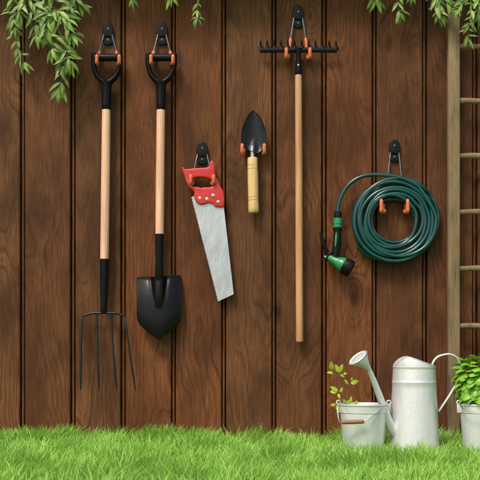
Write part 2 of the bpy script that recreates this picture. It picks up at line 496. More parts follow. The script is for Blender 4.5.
# ------------------------------------------------------------------ wall hooks
HG = 'black tool hooks with orange tips on the fence'
def hook(cx, top, label, wire0, wire1, tip, sc=1.0, depth=.056, back=.014, orange_from=None, low=None):
    """wire0/wire1: (dx, py) of the bare wire; tip: (dx, py_low, py_high) of the upturned orange end"""
    H = thing('tool_hook', W(cx, top + 12*sc, 0), label, 'hook', HG)
    q = sc
    up = smooth2([(cx-2.6*q, top), (cx+2.6*q, top), (cx+5.2*q, top+4*q), (cx+6.1*q, top+12.2*q), (cx+3*q, top+14.6*q), (cx-3*q, top+14.6*q), (cx-6.1*q, top+12.2*q), (cx-5.2*q, top+4*q)], 2)
    lo = smooth2([(cx-4.4*q, top+10*q), (cx+4.4*q, top+10*q), (cx+5.2*q, top+17*q), (cx+4*q, top+22.5*q), (cx-4*q, top+22.5*q), (cx-5.2*q, top+17*q)], 2)
    plate_mb([lo], .0045, .0034, .0012).build('backplate', M['rubber'], H)
    plate_mb([up], .0072, .0052, .0025).build('clamp_cover', M['rubber'], H)
    for (sy, o_) in ((top+6*q, .0128), (top+17.2*q, .0085)):
        c = W(cx, sy, o_)
        m_ = MB().lathe([(.0001, .0016), (.9*S*q, .0014), (1.25*S*q, .0004), (1.35*S*q, -.0008)], c, (0, -1, 0), 18)
        m_.build('screw', M['wire'], H)
    for s in (-1, 1):
        a = W(cx + s*wire0[0], wire0[1], .0085); b_ = W(cx + s*wire1[0], wire1[1], back)
        of = orange_from if orange_from else wire1
        pw = MB().tube(crv([a, a.lerp(b_, .5) + Vector((0, -.001, 0)), b_, W(cx + s*(wire1[0]+.25), wire1[1]+3, back)], 5), .95*S, 10).build('prong', M['wire'], H)
        x1, yl, yh = tip
        mid = (wire1[0]+x1)/2
        pth = crv([W(cx+s*of[0], of[1]-.5, back), W(cx+s*(of[0]*.7+x1*.3), (of[1]+yl)/2, back),
                   W(cx+s*mid, yl-.9, back+.004), W(cx+s*(mid*.6+x1*.4), yl+.4, (back+depth)/2),
                   W(cx+s*x1, yl-.6, depth-.004), W(cx+s*x1, (yl*.65+yh*.35), depth), W(cx+s*x1, yh, depth+.002)], 6)
        nr = len(pth); rad = [1.85*S]*nr
        rad[0] = 1.3*S; rad[1] = 1.7*S; rad[-1] = .9*S; rad[-2] = 1.65*S
        MB().tube(pth, rad, 14).build('rubber_tip', M['orange'], pw)
    return H

hook(108, 22.5, 'black hook with orange tips carrying the long fork', (3.6, 33), (8.4, 51.5), (11.2, 63.5, 54.5))
hook(162, 22.5, 'black hook with orange tips carrying the black shovel', (3.6, 33), (8.2, 51.5), (11.0, 63.5, 54.5))
hook(298.2, 5.5, 'black hook with orange tips carrying the rake near the top of the fence', (4.2, 17), (7.4, 38.5), (11.8, 57.5, 47.5), depth=.042)
hook(202.3, 142, 'black hook with orange tips holding the red handled saw', (4.6, 154), (7.5, 167), (11.4, 183.5, 174.5), depth=.050, orange_from=(9.5, 176))
hook(253.3, 119, 'small hook hidden behind the hand trowel, only its orange tips showing', (3.3, 130), (7.5, 142), (11.1, 153, 143.5), sc=.78, depth=.052, back=.012)
hook(394.6, 139.5, 'black hook with orange tips carrying the coiled green hose', (4.1, 152), (7, 178), (13.2, 212, 199), depth=.094, orange_from=(11, 204))

# ------------------------------------------------------------------ fork and shovel
def d_handle(root, cx, lean):
    """D-shaped grip, sleeve down to row 110; lean = horizontal drift per row"""
    off = .034
    X = lambda dx, py: W(cx + dx + lean*(py-57), py, off)
    fr = MB()
    pts = [X(-13.2, 53.2), X(-13.4, 60), X(-12.9, 66.5), X(-10.6, 73.5), (X(-6.8, 78.8)), X(-2.4, 82.2), X(0, 83.4), X(2.4, 82.2), X(6.8, 78.8), X(10.6, 73.5), X(12.9, 66.5), X(13.4, 60), X(13.2, 53.2)]
    pth = crv(pts, 5); n_ = len(pth)
    rad = [(2.35 + .75*math.exp(-((i-n_/2)/(n_*.22))**2))*S for i in range(n_)]
    rad[0] = rad[-1] = 1.9*S
    fr.tube(pth, rad, 14, flat=(1.35, 1.0))
    sl = [(80.5, 3.0), (82.5, 5.6), (85, 5.2), (88, 4.75), (93, 4.6), (104, 4.55), (109.6, 4.55), (110.1, 4.2)]
    fr.tube([X(0, a) for a, _ in sl], [r_*S for _, r_ in sl], 20)
    fr.build('handle_frame', M['black'], root)
    gp = MB()
    prof = [(-12.9, 3.0), (-12.2, 3.45), (-8, 3.5), (0, 3.6), (8, 3.5), (12.2, 3.45), (12.9, 3.0)]
    gp.tube([X(a, 57.6) for a, _ in prof], [r_*S for _, r_ in prof], 20)
    gp.build('grip', M['rubber'], root)

FK = thing('digging_fork', W(104, 392, .03), 'long handled fork with pale wooden shaft and four thin dark tines', 'fork')
lean = -.0125
d_handle(FK, 107, lean)
fx = lambda py: 107 + lean*(py-57)
MB().tube([W(fx(p), p, .034) for p in (109.8, 140, 180, 220, 259.5)], [a*S for a in (4.25, 4.3, 4.35, 4.3, 4.2)], 24).build('shaft', M['pale'], FK)
MB().tube([W(fx(p), p, .034) for p in (258.6, 259.2, 270, 290, 306, 311, 313.5)], [a*S for a in (3.9, 4.35, 4.25, 3.9, 3.3, 3.5, 2.6)], 22).build('socket', M['black'], FK)
hb = MB()
hb.tube(crv([W(85.5, 315.2, .034), W(91, 313.4, .034), W(97, 313.1, .034), W(104, 312.7, .034), W(111, 313, .034), W(117, 313.4, .034), W(122.5, 315.0, .034)], 5), 1.25*S, 12, flat=(1.2, 1))
hb.build('head_bar', M['tinesteel'], FK)
for pts in ([(86.5, 314.6), (83.2, 317), (81.6, 324), (81.0, 345), (80.8, 370), (80.6, 391)],
            [(96.8, 313.3), (96.7, 318), (97, 335), (97.6, 355), (98.3, 372), (99.2, 391)],
            [(110.7, 313.2), (111, 318), (112, 335), (113.4, 355), (115, 373), (117, 391)],
            [(121.8, 314.4), (124, 316.6), (125.4, 323), (128.3, 343), (131.8, 367), (135.8, 392)]):
    n_ = len(pts)
    offs = [.034, .035, .040, .046, .046, .040]
    p_ = crv([W(a, b_, offs[i]) for i, (a, b_) in enumerate(pts)], 6)
    r_ = [(1.05 - .55*max(0, (i/len(p_)-.75)/.25)**1.5)*S for i in range(len(p_))]; r_[-1] = .2*S
    MB().tube(p_, r_, 12).build('tine', M['tinesteel'], FK)

SH = thing('shovel', W(159, 339, .03), 'black bladed shovel with pale wooden shaft and D-shaped grip', 'shovel')
lean = -.0105
d_handle(SH, 161.4, lean)
sxp = lambda py: 161.4 + lean*(py-57)
MB().tube([W(sxp(p), p, .034) for p in (109.8, 140, 180, 210, 234.5)], [a*S for a in (4.2, 4.25, 4.3, 4.25, 4.15)], 24).build('shaft', M['pale'], SH)
MB().tube([W(sxp(p), p, .034 if p < 272 else .034-.0004*(p-272)) for p in (233.6, 234.2, 245, 260, 270, 278, 286, 294)], [a*S for a in (3.8, 4.25, 4.1, 3.8, 3.9, 4.2, 3.6, 2.2)], 22).build('socket', M['black'], SH)
# blade: dished sheet with a raised socket tongue
G = []
cxb = 158.8; nv, nu = 44, 40
for i in range(nv+1):
    v = i/nv; row = []
    for j in range(nu+1):
        u = -1 + 2*j/nu
        # lower edge: point in the middle with rounded shoulders
        bot = 339.3 - 16.5*abs(u)**1.25 - 2.2*max(0, abs(u)-.86)/.14
        topy = 276.3 + (1.2 if abs(u) < .2 else 0) + .9*u*-1
        py = topy + (bot-topy)*v
        hw = 22.3 - .7*v - (1.0*(max(0, v-.8)/.2)**2) - (.9*max(0, .06-v)/.06)
        px = cxb + u*hw
        # dish: rolled edges forward, belly back
        off = .045 + .022*v - .021*abs(u)**2.0 - .062*(v-.60)**2
        # socket tongue
        tl = 308.5; t = min(1, max(0, (py-276)/(tl-276)))
        tw = 6.0*(1-.45*t)
        h_ = .026*(1-t**1.8) if py < tl else 0
        off += h_*math.exp(-((px-cxb)/tw)**4)
        # trench either side of the tongue
        off -= .004*math.exp(-(((abs(px-cxb))-tw*1.35)/2.2)**2)*(1-t if py < tl else 0)
        # folded tread on top
        off += .005*math.exp(-((v)/.03)**2)
        row.append(W(px, py, off))
    G.append(row)
MB().shell(G, .0022).build('blade', M['gloss'], SH, angle=50)

# ------------------------------------------------------------------ saw
SW = thing('hand_saw', W(206, 215, .03), 'hand saw with red plastic handle and toothed grey blade pointing down', 'saw')
c8 = lambda L: [(175 + a/6, 140 + b_/6) for a, b_ in L]
outer = c8([(38, 160), (50, 166), (62, 178), (110, 171), (165, 168), (204, 166), (209, 132), (222, 122), (236, 134), (242, 160), (238, 195), (246, 225), (262, 248), (272, 280), (291, 308), (298, 350), (296, 406), (268, 406), (236, 401), (232, 386), (202, 377), (178, 388), (150, 390), (126, 374), (112, 335), (118, 312), (88, 290), (66, 255), (57, 215), (44, 185)])
hole = c8([(108, 236), (122, 226), (165, 224), (204, 231), (232, 248), (240, 262), (232, 274), (212, 286), (180, 284), (160, 289), (135, 282), (112, 283), (98, 268), (98, 250)])
plate_mb([smooth2(outer, 2), smooth2(hole, 2)], .032, .0085, .0045).build('handle', M['red'], SW, angle=60)
# toothed blade
A, B = Vector((192, 197)), Vector((218.6, 301.2))
nt_ = 46; pts = [(223.5, 196)]
edge = []
nrm = Vector((-(B-A).y, (B-A).x)).normalized()
if nrm.x > 0: nrm = -nrm
for i in range(nt_):
    a = A.lerp(B, i/nt_); b_ = A.lerp(B, (i+.5)/nt_) + nrm*1.05
    edge += [(a.x, a.y), (b_.x, b_.y)]
edge += [(B.x, B.y)]
bl = [(206, 190)] + edge + [(233.7, 294.2), (222.8, 198)]
plate_mb([bl], .032, .0008, 0.0).build('blade', M['blade'], SW, smooth=False)
for a, b_ in c8([(150, 350), (192, 355), (230, 333), (260, 372)]):
    MB().lathe([(.0001, .0020), (1.1*S, .0018), (1.65*S, .0008), (1.75*S, -.001)], W(a, b_, .0405), (0, -1, 0), 20).build('rivet', M['steel'], SW)

# ------------------------------------------------------------------ trowel
TR = thing('hand_trowel', W(253, 160, .03), 'small hand trowel hung blade up with black blade and turned wooden handle', 'trowel')
G = []
nv, nu = 36, 28
prof = [(0, .0), (.04, 3.3), (.12, 6.0), (.25, 9.0), (.45, 11.9), (.62, 12.9), (.74, 12.9), (.85, 12.0), (.93, 9.6), (1, 4.2)]
def pw(v):
    for (a, p), (b_, q) in zip(prof, prof[1:]):
        if v <= b_: return p + (q-p)*(v-a)/(b_-a)
    return prof[-1][1]
for i in range(nv+1):
    v = i/nv; row = []
    for j in range(nu+1):
        u = -1 + 2*j/nu
        py = 110.8 + 41.5*v + 1.0*u
        c_ = 254.2 - .6*v
        hw = max(.25, pw(v))
        px = c_ + u*hw
        off = .026 + .014*(abs(u)**2.0)*min(1, hw/10) + .006*v
        t = max(0, (v-.66)/.34)
        off += .013*t*math.exp(-((px-c_)/(1.6+3.2*t))**2)
        row.append(W(px, py, off))
    G.append(row)
MB().shell(G, .0016).build('blade', M['trowelsteel'], TR, angle=60)
ax = lambda py: 252.4 + (py-155)*.022
MB().tube([W(ax(p), p, .036) for p in (146, 150, 154, 158.5)], [a*S for a in (1.9, 2.3, 2.3, 2.2)], 16).build('tang', M['steel'], TR)
prof = [(157.4, 3.6), (158.0, 4.7), (159, 5.0), (165.4, 5.15), (165.8, 4.8), (166.3, 5.2), (169, 5.2), (169.4, 4.85), (169.9, 5.2), (180, 5.35), (197.4, 5.2), (197.9, 4.8), (198.4, 5.2), (200.3, 5.2), (200.8, 4.8), (201.3, 5.2), (208, 5.35), (211.3, 5.2), (212.6, 4.5), (213.2, 2.5)]
MB().tube([W(ax(p), p, .036) for p, _ in prof], [r_*S for _, r_ in prof], 28).build('handle', M['trowelwood'], TR, angle=30)

# ------------------------------------------------------------------ rake
RK = thing('garden_rake', W(299, 342, .03), 'long garden rake hung head up with honey wooden shaft and black toothed head', 'rake')
rx = lambda py: 298.3 + (py-50)*.0045
hd = MB()
hd.tube(crv([W(x_, 50.4 - .35*math.cos((x_-298.5)/38*1.5), .029) for x_ in (260.2, 270, 284, 298.5, 313, 327, 336.8)], 4), 2.35*S, 10, flat=(.6, 1.05))
hd.build('head_bar', M['black'], RK)
for i in range(12):
    px = 260.8 + i*(336.2-260.8)/11
    p_ = [W(px, 50.2, .029), W(px, 47.2, .0285), W(px-.12, 45, .030), W(px-.2, 42.5, .034), W(px-.2, 40.2, .040)]
    MB().tube(p_, [a*S for a in (3.0, 2.1, 1.05, .75, .25)], 10, flat=(.5, 1.0)).build('tooth', M['black'], RK)
sk = MB().tube([W(rx(p), p, .031) for p in (48.5, 52, 56, 62, 68, 74.8, 75.4)], [a*S for a in (3.6, 3.0, 2.3, 2.5, 3.0, 3.6, 3.3)], 18).build('socket', M['black'], RK)
MB().lathe([(.0001, .0016), (.8*S, .0012), (1.15*S, 0), (1.2*S, -.001)], W(rx(65), 65, .0405), (0, -1, 0), 16).build('rivet', M['steel'], RK)
MB().tube([W(rx(p), p, .031) for p in (75, 120, 180, 240, 300, 340.8, 341.8)], [a*S for a in (3.35, 3.45, 3.55, 3.6, 3.65, 3.65, 3.2)], 24).build('shaft', M['rakewood'], RK)

# ------------------------------------------------------------------ hose and spray nozzle
HS = MB()
pts = []
turns = 13; per = 26
cx0, cy0 = 394.2, 221
layers = []
order = [24.0, 21.6, 29.0, 32.6, 36.4, 40.0, 42.6, 38.2, 34.4, 30.6, 27.0, 23.4, 41.2, 42.9]
for k in range(turns*per+1):
    t = k/per; i = int(min(t, len(order)-1.001)); fr = t-i
    fr = fr*fr*(3-2*fr)
    r_ = order[i]*(1-fr) + order[i+1]*fr
    a = R(-38) + 2*math.pi*(turns-1-t)
    lay = .016 + .0115*(2 if 6 < t < 12 else 0) + (.011 if t >= 12 else 0)
    if t > 11.3: lay = .039 + .010*min(1, (t-11.3))
    if t < .25: lay = .008
    wob = .8*math.sin(a*2+i*1.7) + .6*math.sin(a*3+i*2.9)
    cx = cx0 + (r_-21)/22*.9 + .5*math.sin(i*2.3); cy = cy0 - .8 + (r_-21)/22*.6 + .5*math.cos(i*3.1)
    pts.append(W(cx + (r_+wob)*math.cos(a), cy + (r_+wob*.8)*math.sin(a)*1.0, lay+.004))
# leave the coil near the top and arch left towards the nozzle
# finish at angle that lands on top right
tail = [(420, 188.6), (409, 181.2), (396, 176.8), (382, 174.9), (368, 175.2), (357, 178.6), (348.5, 185), (342.5, 193.5), (339.2, 202), (338, 211), (337.8, 214)]
# cut coil where it is near top right
cut = (turns-1)*per
pts = pts[:cut]
tw = [W(a, b_, .046 - .010*i/len(tail)) for i, (a, b_) in enumerate(tail)]
path = crv(pts[:-1] + tw, 4)
HO = thing('garden_hose', W(394, 221, .03), 'dark green garden hose coiled on a hook beside the ladder', 'hose')
HS.tube(path, 1.98*S, 12, up=(0, -1, 0)).build('hose_tube', M['hose'], HO, angle=60)
tl = MB().tube(crv([W(357.5, 246.3, .026), W(361, 250, .024), W(367, 254.5, .022), W(376, 259, .020)], 5), 1.9*S, 12)
tl.build('hose_end', M['hose'], HO)

NZ = thing('spray_nozzle', W(338, 240, .036), 'green and black spray nozzle hanging from the hose end', 'spray nozzle')
nx = lambda py: 337.9 - (py-212)*.02
def seg(rows, name, m_, off=.036, n_=22, par=NZ):
    return MB().tube([W(nx(p), p, off) for p, _ in rows], [r_*S for _, r_ in rows], n_).build(name, m_, par)
seg([(211.5, 3.0), (212, 3.7), (215, 3.9), (218, 4.0), (218.6, 3.6)], 'collar', M['rubber'])
seg([(218.2, 3.8), (218.8, 4.4), (221, 4.5), (224, 4.5), (224.4, 4.1), (225.4, 4.1), (225.8, 4.6), (227.6, 4.5), (228.2, 3.8)], 'connector', M['green'])
seg([(227.8, 3.8), (228.2, 4.5), (230.5, 4.4), (231, 3.7)], 'coupling_ring', M['rubber'])
gp = crv([W(337.4, 230.5, .036), W(337.3, 238, .037), W(336.6, 247, .037), W(335.6, 254, .036), W(335.0, 260, .036)], 4)
MB().tube(gp, [(3.5 + .5*math.sin(i/len(gp)*3.1))*S for i in range(len(gp))], 20, flat=(1.1, 1)).build('grip', M['rubber'], NZ)
ins = crv([W(336.3, 232.5, .0515), W(336.0, 239, .0535), W(335.2, 247, .054)], 4)
MB().tube(ins, [(.3 + .85*math.sin(i/(len(ins)-1)*math.pi*.9+.2))*S for i in range(len(ins))], 12, flat=(.35, 1)).build('grip_inlay', M['green'], NZ)
a0, a1 = W(328, 257.2, .036), W(351.5, 269.3, .052)
dr = (a1-a0).normalized(); Lx = (a1-a0).length
def seg2(rows, name, m_, cap1=True):
    return MB().lathe([(r_*S, t*Lx) for t, r_ in rows], a0, dr, 30, True, cap1).build(name, m_, NZ)
seg2([(0, 2.6), (.04, 3.5), (.12, 3.7), (.30, 4.2), (.42, 5.4), (.54, 6.9), (.64, 7.4), (.70, 7.3)], 'barrel', M['green'])
seg2([(.66, 7.5), (.68, 8.3), (.76, 8.6), (.95, 8.5), (1, 8.0), (1.0, 6.3), (.97, 6.1), (.97, 2.4), (1.0, 2.2), (1.0, .6)], 'spray_dial', M['rubber'])
MB().tube(crv([W(320.3, 232.2, .036), W(321.3, 236, .036), W(323, 242, .036), W(325.6, 249, .036), W(327.2, 254, .036), W(329.6, 256.5, .036)], 5), [(1.3+1.4*min(1, i/12))*S for i in range(26)], 14, flat=(1.2, .8)).build('trigger', M['rubber'], NZ)
MB().tube([W(325.5, 259.5, .036), W(331, 252.5, .036)], [3.0*S, 3.2*S], 16).build('pivot_block', M['rubber'], NZ)
MB().lathe([(.0001, .002), (.9*S, .0015), (1.2*S, 0)], W(325.3, 256.7, .0485), (0, -1, 0), 14).build('pivot_pin', M['steel'], NZ)

# ------------------------------------------------------------------ buckets
BOF, COF = .36, .33
SK = S*(D-.34)/D
def bucket(cxp, off, label, bail):
    """zinc bucket, rim row 404, half widths 24 -> 19.5 px"""
    c = W(cxp, 404, off); k = (D-off)/D
    zr = c.z; rt = 24.0*S*k; rb = 19.4*S*k
    B = thing('metal_bucket', (c.x, -off, 0), label, 'bucket', 'pale zinc buckets in the grass')
    o = Vector((c.x, -off, 0))
    zb = zr - 8.2*S*k      # band edge
    rband = rt - (rt-rb)*8.2*S*k/zr
    t = .0016
    m_ = MB().lathe([(rb*.3, .004), (rb-.004, .004), (rb, .0), (rb+.0005, .010), (rb+(rband-rb)*.1, zb*.13), (rb+(rband-rb)*.93, zb*.93), (rband-.001, zb-.002), (rband+.0012, zb), (rband+.0012, zb+.002), (rt, zr-.004),
                     (rt+.0022, zr-.003), (rt+.0028, zr-.0005), (rt+.002, zr+.0018), (rt-.0003, zr+.0012), (rt-.002, zr-.004), (rband-.004, zb), (rb*.35+rt*.62, zr*.75)], o, (0, 0, 1), 72)
    m_.build('body', M['galv2'], B, angle=40)
    sz = zr - .012
    s_ = MB(); rs = rt - .006
    ring = [[(o.x, o.y, sz+.006)]]
    vs = [(o.x, o.y, sz+.007)]; fs = []
    for i in range(1, 9):
        for q in range(40):
            a = 2*math.pi*q/40; rr = rs*i/8
            vs.append((o.x+rr*math.cos(a), o.y+rr*math.sin(a), sz + .007*(1-(i/8)**2) + random.uniform(-.0025, .0025)))
    for q in range(40): fs.append((0, 1+q, 1+(q+1) % 40))
    for i in range(7):
        for q in range(40):
            a = 1+i*40+q; b_ = 1+i*40+(q+1) % 40; fs.append((a, a+40, b_+40, b_))
    s_.add(vs, fs).build('soil', M['soil'], B)
    for s in (-1, 1):
        e = Vector((o.x + s*(rt+.0035), o.y-.004, zr+.002))
        m2 = MB()
        ringp = [e + Vector((s*.001, 0, 0)) + Vector((0, math.cos(a)*.006, math.sin(a)*.0065+.003)) for a in [2*math.pi*q/16 for q in range(17)]]
        m2.tube([e+Vector((.0065*math.cos(a), -.0005, .003+.0065*math.sin(a))) for a in [2*math.pi*q/18 for q in range(19)]], .0022, 8, cap=False)
        m2.box((e.x-.006, e.y-.002, zr-.028), (e.x+.006, e.y+.002, zr-.001), .001)
        m2.build('ear', M['galv2'], B)
    return B, c, k
LBK, lc, lk = bucket(363.4, BOF, 'pale zinc bucket with brown wooden bail grip holding a spindly sapling', None)
of = BOF
fr_y = of + .083   # just in front of the bucket's face
bw = MB()
bw.tube(crv([W(388, 402.8, of+.006), W(384.5, 406.5, of+.045), W(377, 412.5, of+.073), W(370, 417.4, of+.086), W(363.5, 421.6, of+.091), W(353, 422.1, of+.091), W(342.5, 422.4, of+.082), W(340.2, 422.2, of+.068), W(338.6, 419.5, of+.052), W(337.7, 413, of+.03), W(337.9, 406.5, of+.014), W(338.8, 402.8, of+.006)], 6), .62*SK, 8)
bw.build('bail', M['steel'], LBK)
gr = [(341.8, 1.2), (342.3, 1.9), (346, 2.0), (353, 2.15), (360, 2.0), (363.6, 1.9), (364.1, 1.2)]
MB().tube([W(a, 422.3 - (a-342)*.03, of + .082 + .010*math.sin((a-342)/22*2.2)) for a, _ in gr], [r_*SK for _, r_ in gr], 16).build('bail_grip', M['gripwood'], LBK)

RBK, rc, rk = bucket(483.6, BOF, 'pale zinc bucket at the right edge filled by a bushy leafy plant', None)
MB().tube(crv([W(459.6, 402.8, of+.006), W(462, 407.5, of+.045), W(468, 411.6, of+.074), W(477, 413.8, of+.088), W(487, 414.2, of+.092), W(498, 412.2, of+.083), W(505, 407.5, of+.045), W(507.6, 402.8, of+.006)], 7), .62*SK, 8).build('bail', M['steel'], RBK)

# ------------------------------------------------------------------ watering can
cof = COF; ck = (D-cof)/D
cc = W(414.2, 367, cof)
WC = thing('watering_can', (cc.x, -cof, 0), 'tall pale zinc watering can with long spout and looped strap handle', 'watering can')
o = Vector((cc.x, -cof, 0)); zt = cc.z; r1 = 21.0*S*ck; r0 = 25.2*S*ck
zs = W(414, 382, cof).z; rs_ = r1 + (r0-r1)*(zt-zs)/zt
MB().lathe([(r0*.3, .006), (r0-.005, .006), (r0+.001, .0), (r0+.0015, .006), (r0, .009), (r0+(rs_-r0)*.08, .009+(zs-.013)*.08), (r0+(rs_-r0)*.92, .009+(zs-.013)*.92), (rs_+.0003, zs-.004), (rs_+.0013, zs-.0015), (rs_+.0013, zs+.0008), (rs_, zs+.003), (rs_+(r1-rs_)*.12, zs+.003+(zt-zs-.007)*.12), (rs_+(r1-rs_)*.88, zs+.003+(zt-zs-.007)*.88),
            (r1, zt-.004), (r1+.0012, zt-.002), (r1+.0012, zt+.001), (r1-.001, zt+.002), (r1-.003, zt-.004), (rs_-.003, zs)], o, (0, 0, 1), 84).build('body', M['galv'], WC, angle=40)
# hood: wall rises towards the spout, closed over its front third, sloping mouth behind
def hh(x):   # height in px over the rim at x in -1..1
    if x < -.36: return 9.6*(1-((-.36-x)/.64)**1.75)
    t = (x+.36)/1.36
    return 9.6*(1-t)**1.12*.95 + .48*(1-t)
G = []; na = 96; nl = 7
vs = []; fs = []
for i in range(na):
    a = 2*math.pi*i/na; x = math.cos(a); y = math.sin(a)
    H = hh(x)*S*ck
    for j in range(nl):
        t = j/(nl-1)
        q = 1 - .05*t*t*(H/(9.6*S*ck))
        vs.append((o.x + x*r1*(1 - .0*t), o.y + y*r1*q, zt + .001 + H*t))
for i in range(na):
    i2 = (i+1) % na
    for j in range(nl-1): fs.append((i*nl+j, i2*nl+j, i2*nl+j+1, i*nl+j+1))
hd = MB(); hd.add(vs, fs)
cap = []
xs = [-1 + .64*i/14 for i in range(15)]
G = []
for x in xs:
    yy = math.sqrt(max(0, 1-x*x))*(1-.05*(hh(x)/9.6))
    G.append([Vector((o.x + x*r1, o.y + yy*r1*(-1+2*j/12), zt + .001 + hh(x)*S*ck + .0022*(1-(-1+2*j/12)**2)*min(1, yy*2))) for j in range(13)])
hd.shell(G, .0012)
# rolled edge round the mouth
mouth = []
for i in range(61):
    a = -math.acos(-.36) + 2*math.acos(-.36)*i/60
    x, y = math.cos(a), math.sin(a)
    mouth.append(Vector((o.x + x*r1, o.y + y*r1*(1-.05*hh(x)/9.6), zt + .001 + hh(x)*S*ck)))
hd.tube(mouth, .0016, 8)
hd.build('hood', M['galv'], WC, angle=50)
# spout and rose, turned a little towards the viewer
sp = crv([W(396, 436, cof+.02), W(391.5, 428, cof+.035), W(386, 414, cof+.05), W(379.5, 396, cof+.065), W(373, 379, cof+.08), W(368.3, 368, cof+.09)], 6)
n_ = len(sp)
MB().tube(sp, [(4.9 + (2.35-4.9)*i/(n_-1))*SK for i in range(n_)], 28).build('spout', M['galv'], WC)
rn = Vector((-.60, -.26, .75)).normalized()
rcen = W(358.3, 358, cof+.105); neck = W(368.8, 369.2, cof+.09)
# cone from neck to face: sweep with tilting rings
vs = []; fs = []; nn = 40; mm = 12
d0 = (sp[-1]-sp[-2]).normalized()
def frame(ax_):
    u = Vector((0, -1, 0)); u = (u-ax_*u.dot(ax_)).normalized(); return u, ax_.cross(u)
for i in range(mm+1):
    t = i/mm
    c = neck.lerp(rcen, t) ; ax_ = d0.lerp(rn, t).normalized()
    u, w_ = frame(ax_)
    r_ = (2.4 + (9.7-2.4)*t**1.45)*S
    for q in range(nn):
        a = 2*math.pi*q/nn; vs.append(c + u*math.cos(a)*r_ + w_*math.sin(a)*r_)
for i in range(mm):
    for q in range(nn):
        q2 = (q+1) % nn; fs.append((i*nn+q, i*nn+q2, (i+1)*nn+q2, (i+1)*nn+q))
rs = MB(); rs.add(vs, fs)
rs.lathe([(9.7*SK, 0), (10.1*SK, .0008), (10.2*SK, .002), (9.9*SK, .0034), (9.5*SK, .0026), (9.2*SK, .0012)], rcen, rn, 48)
RO = rs.build('rose', M['galv'], WC)
fc = MB(); fc.lathe([(9.25*SK, .0012), (6*SK, .0030), (3*SK, .0042), (.05*SK, .0046)], rcen, rn, 48); fc.build('rose_face', M['galv2'], RO)
ho = MB(); u, w_ = frame(rn)
for ring_, cnt in ((2.4, 5), (5.6, 11)):
    for q in range(cnt):
        a = 2*math.pi*q/cnt + ring_
        c = rcen + u*math.cos(a)*ring_*SK + w_*math.sin(a)*ring_*SK + rn*(.0046 - .0034*(ring_/9.25)**2 + .0001)
        ho.lathe([(.42*SK, 0), (.3*SK, .0005), (.01*SK, .0006)], c, rn, 8)
ho.build('spray_hole', M['soil'], RO)
# strap handle: behind, arching right and back to the lower body
hp = crv([W(431.5, 367, cof), W(433.5, 361.5, cof), W(437.5, 357, cof), W(444, 354.8, cof), W(450, 354.5, cof), W(456.5, 357.6, cof), W(460, 364.5, cof), W(460.3, 373, cof), W(456.3, 383, cof), W(449, 396, cof), W(438.5, 411.5, cof)], 7)
MB().tube(hp, 2.0*SK, 12, flat=(1.35, .6), up=(0, -1, 0)).build('handle', M['galv'], WC)
tp = W(438.2, 412.3, cof)

# ------------------------------------------------------------------ leaves
class Leaves:
    def __init__(s): s.v = []; s.f = []; s.uv = []
    def leaf(s, base, d, nrm, L, Wd, shape='lance', curl=.25, fold=.25, rows=7, cols=5):
        d = Vector(d).normalized(); nrm = Vector(nrm); nrm = (nrm - d*nrm.dot(d)).normalized()
        side = d.cross(nrm); o = len(s.v); p = Vector(base); ang = 0
        for i in range(rows+1):
            t = i/rows
            if shape == 'lance': w = Wd*.5*max(.03, math.sin(math.pi*min(1, t**.82))**.85)*(1 if t < .98 else .3)
            else: w = Wd*.5*max(.03, math.sin(math.pi*t**.68)**.75)
            if t >= .999: w = Wd*.01
            a = curl*t*t
            cen = Vector(base) + d*(L*(t - .3*a*t)) - nrm*(L*a*t*.8)
            for j in range(cols):
                u = -1 + 2*j/(cols-1)
                lift = fold*w*(abs(u)**1.2) if shape == 'lance' else -fold*w*(u*u) + .05*w*math.sin(t*22)*abs(u)
                s.v.append(cen + side*(u*w) + nrm*lift); s.uv.append(((u+1)/2, t))
        for i in range(rows):
            for j in range(cols-1):
                a = o+i*cols+j; s.f.append((a, a+1, a+1+cols, a+cols))
    def build(s, name, m, parent):
        base = world_loc(parent)
        me = bpy.data.meshes.new(name); me.from_pydata([tuple(p-base) for p in s.v], [], s.f)
        l = me.uv_layers.new(name='UVMap')
        idx = np.zeros(len(me.loops), dtype=np.int32); me.loops.foreach_get('vertex_index', idx)
        l.data.foreach_set('uv', np.array(s.uv, dtype=np.float32)[idx].reshape(-1))
        me.polygons.foreach_set('use_smooth', [True]*len(me.polygons)); me.materials.append(m); me.update()
        o = bpy.data.objects.new(name, me); COL.objects.link(o); o.parent = parent; return o

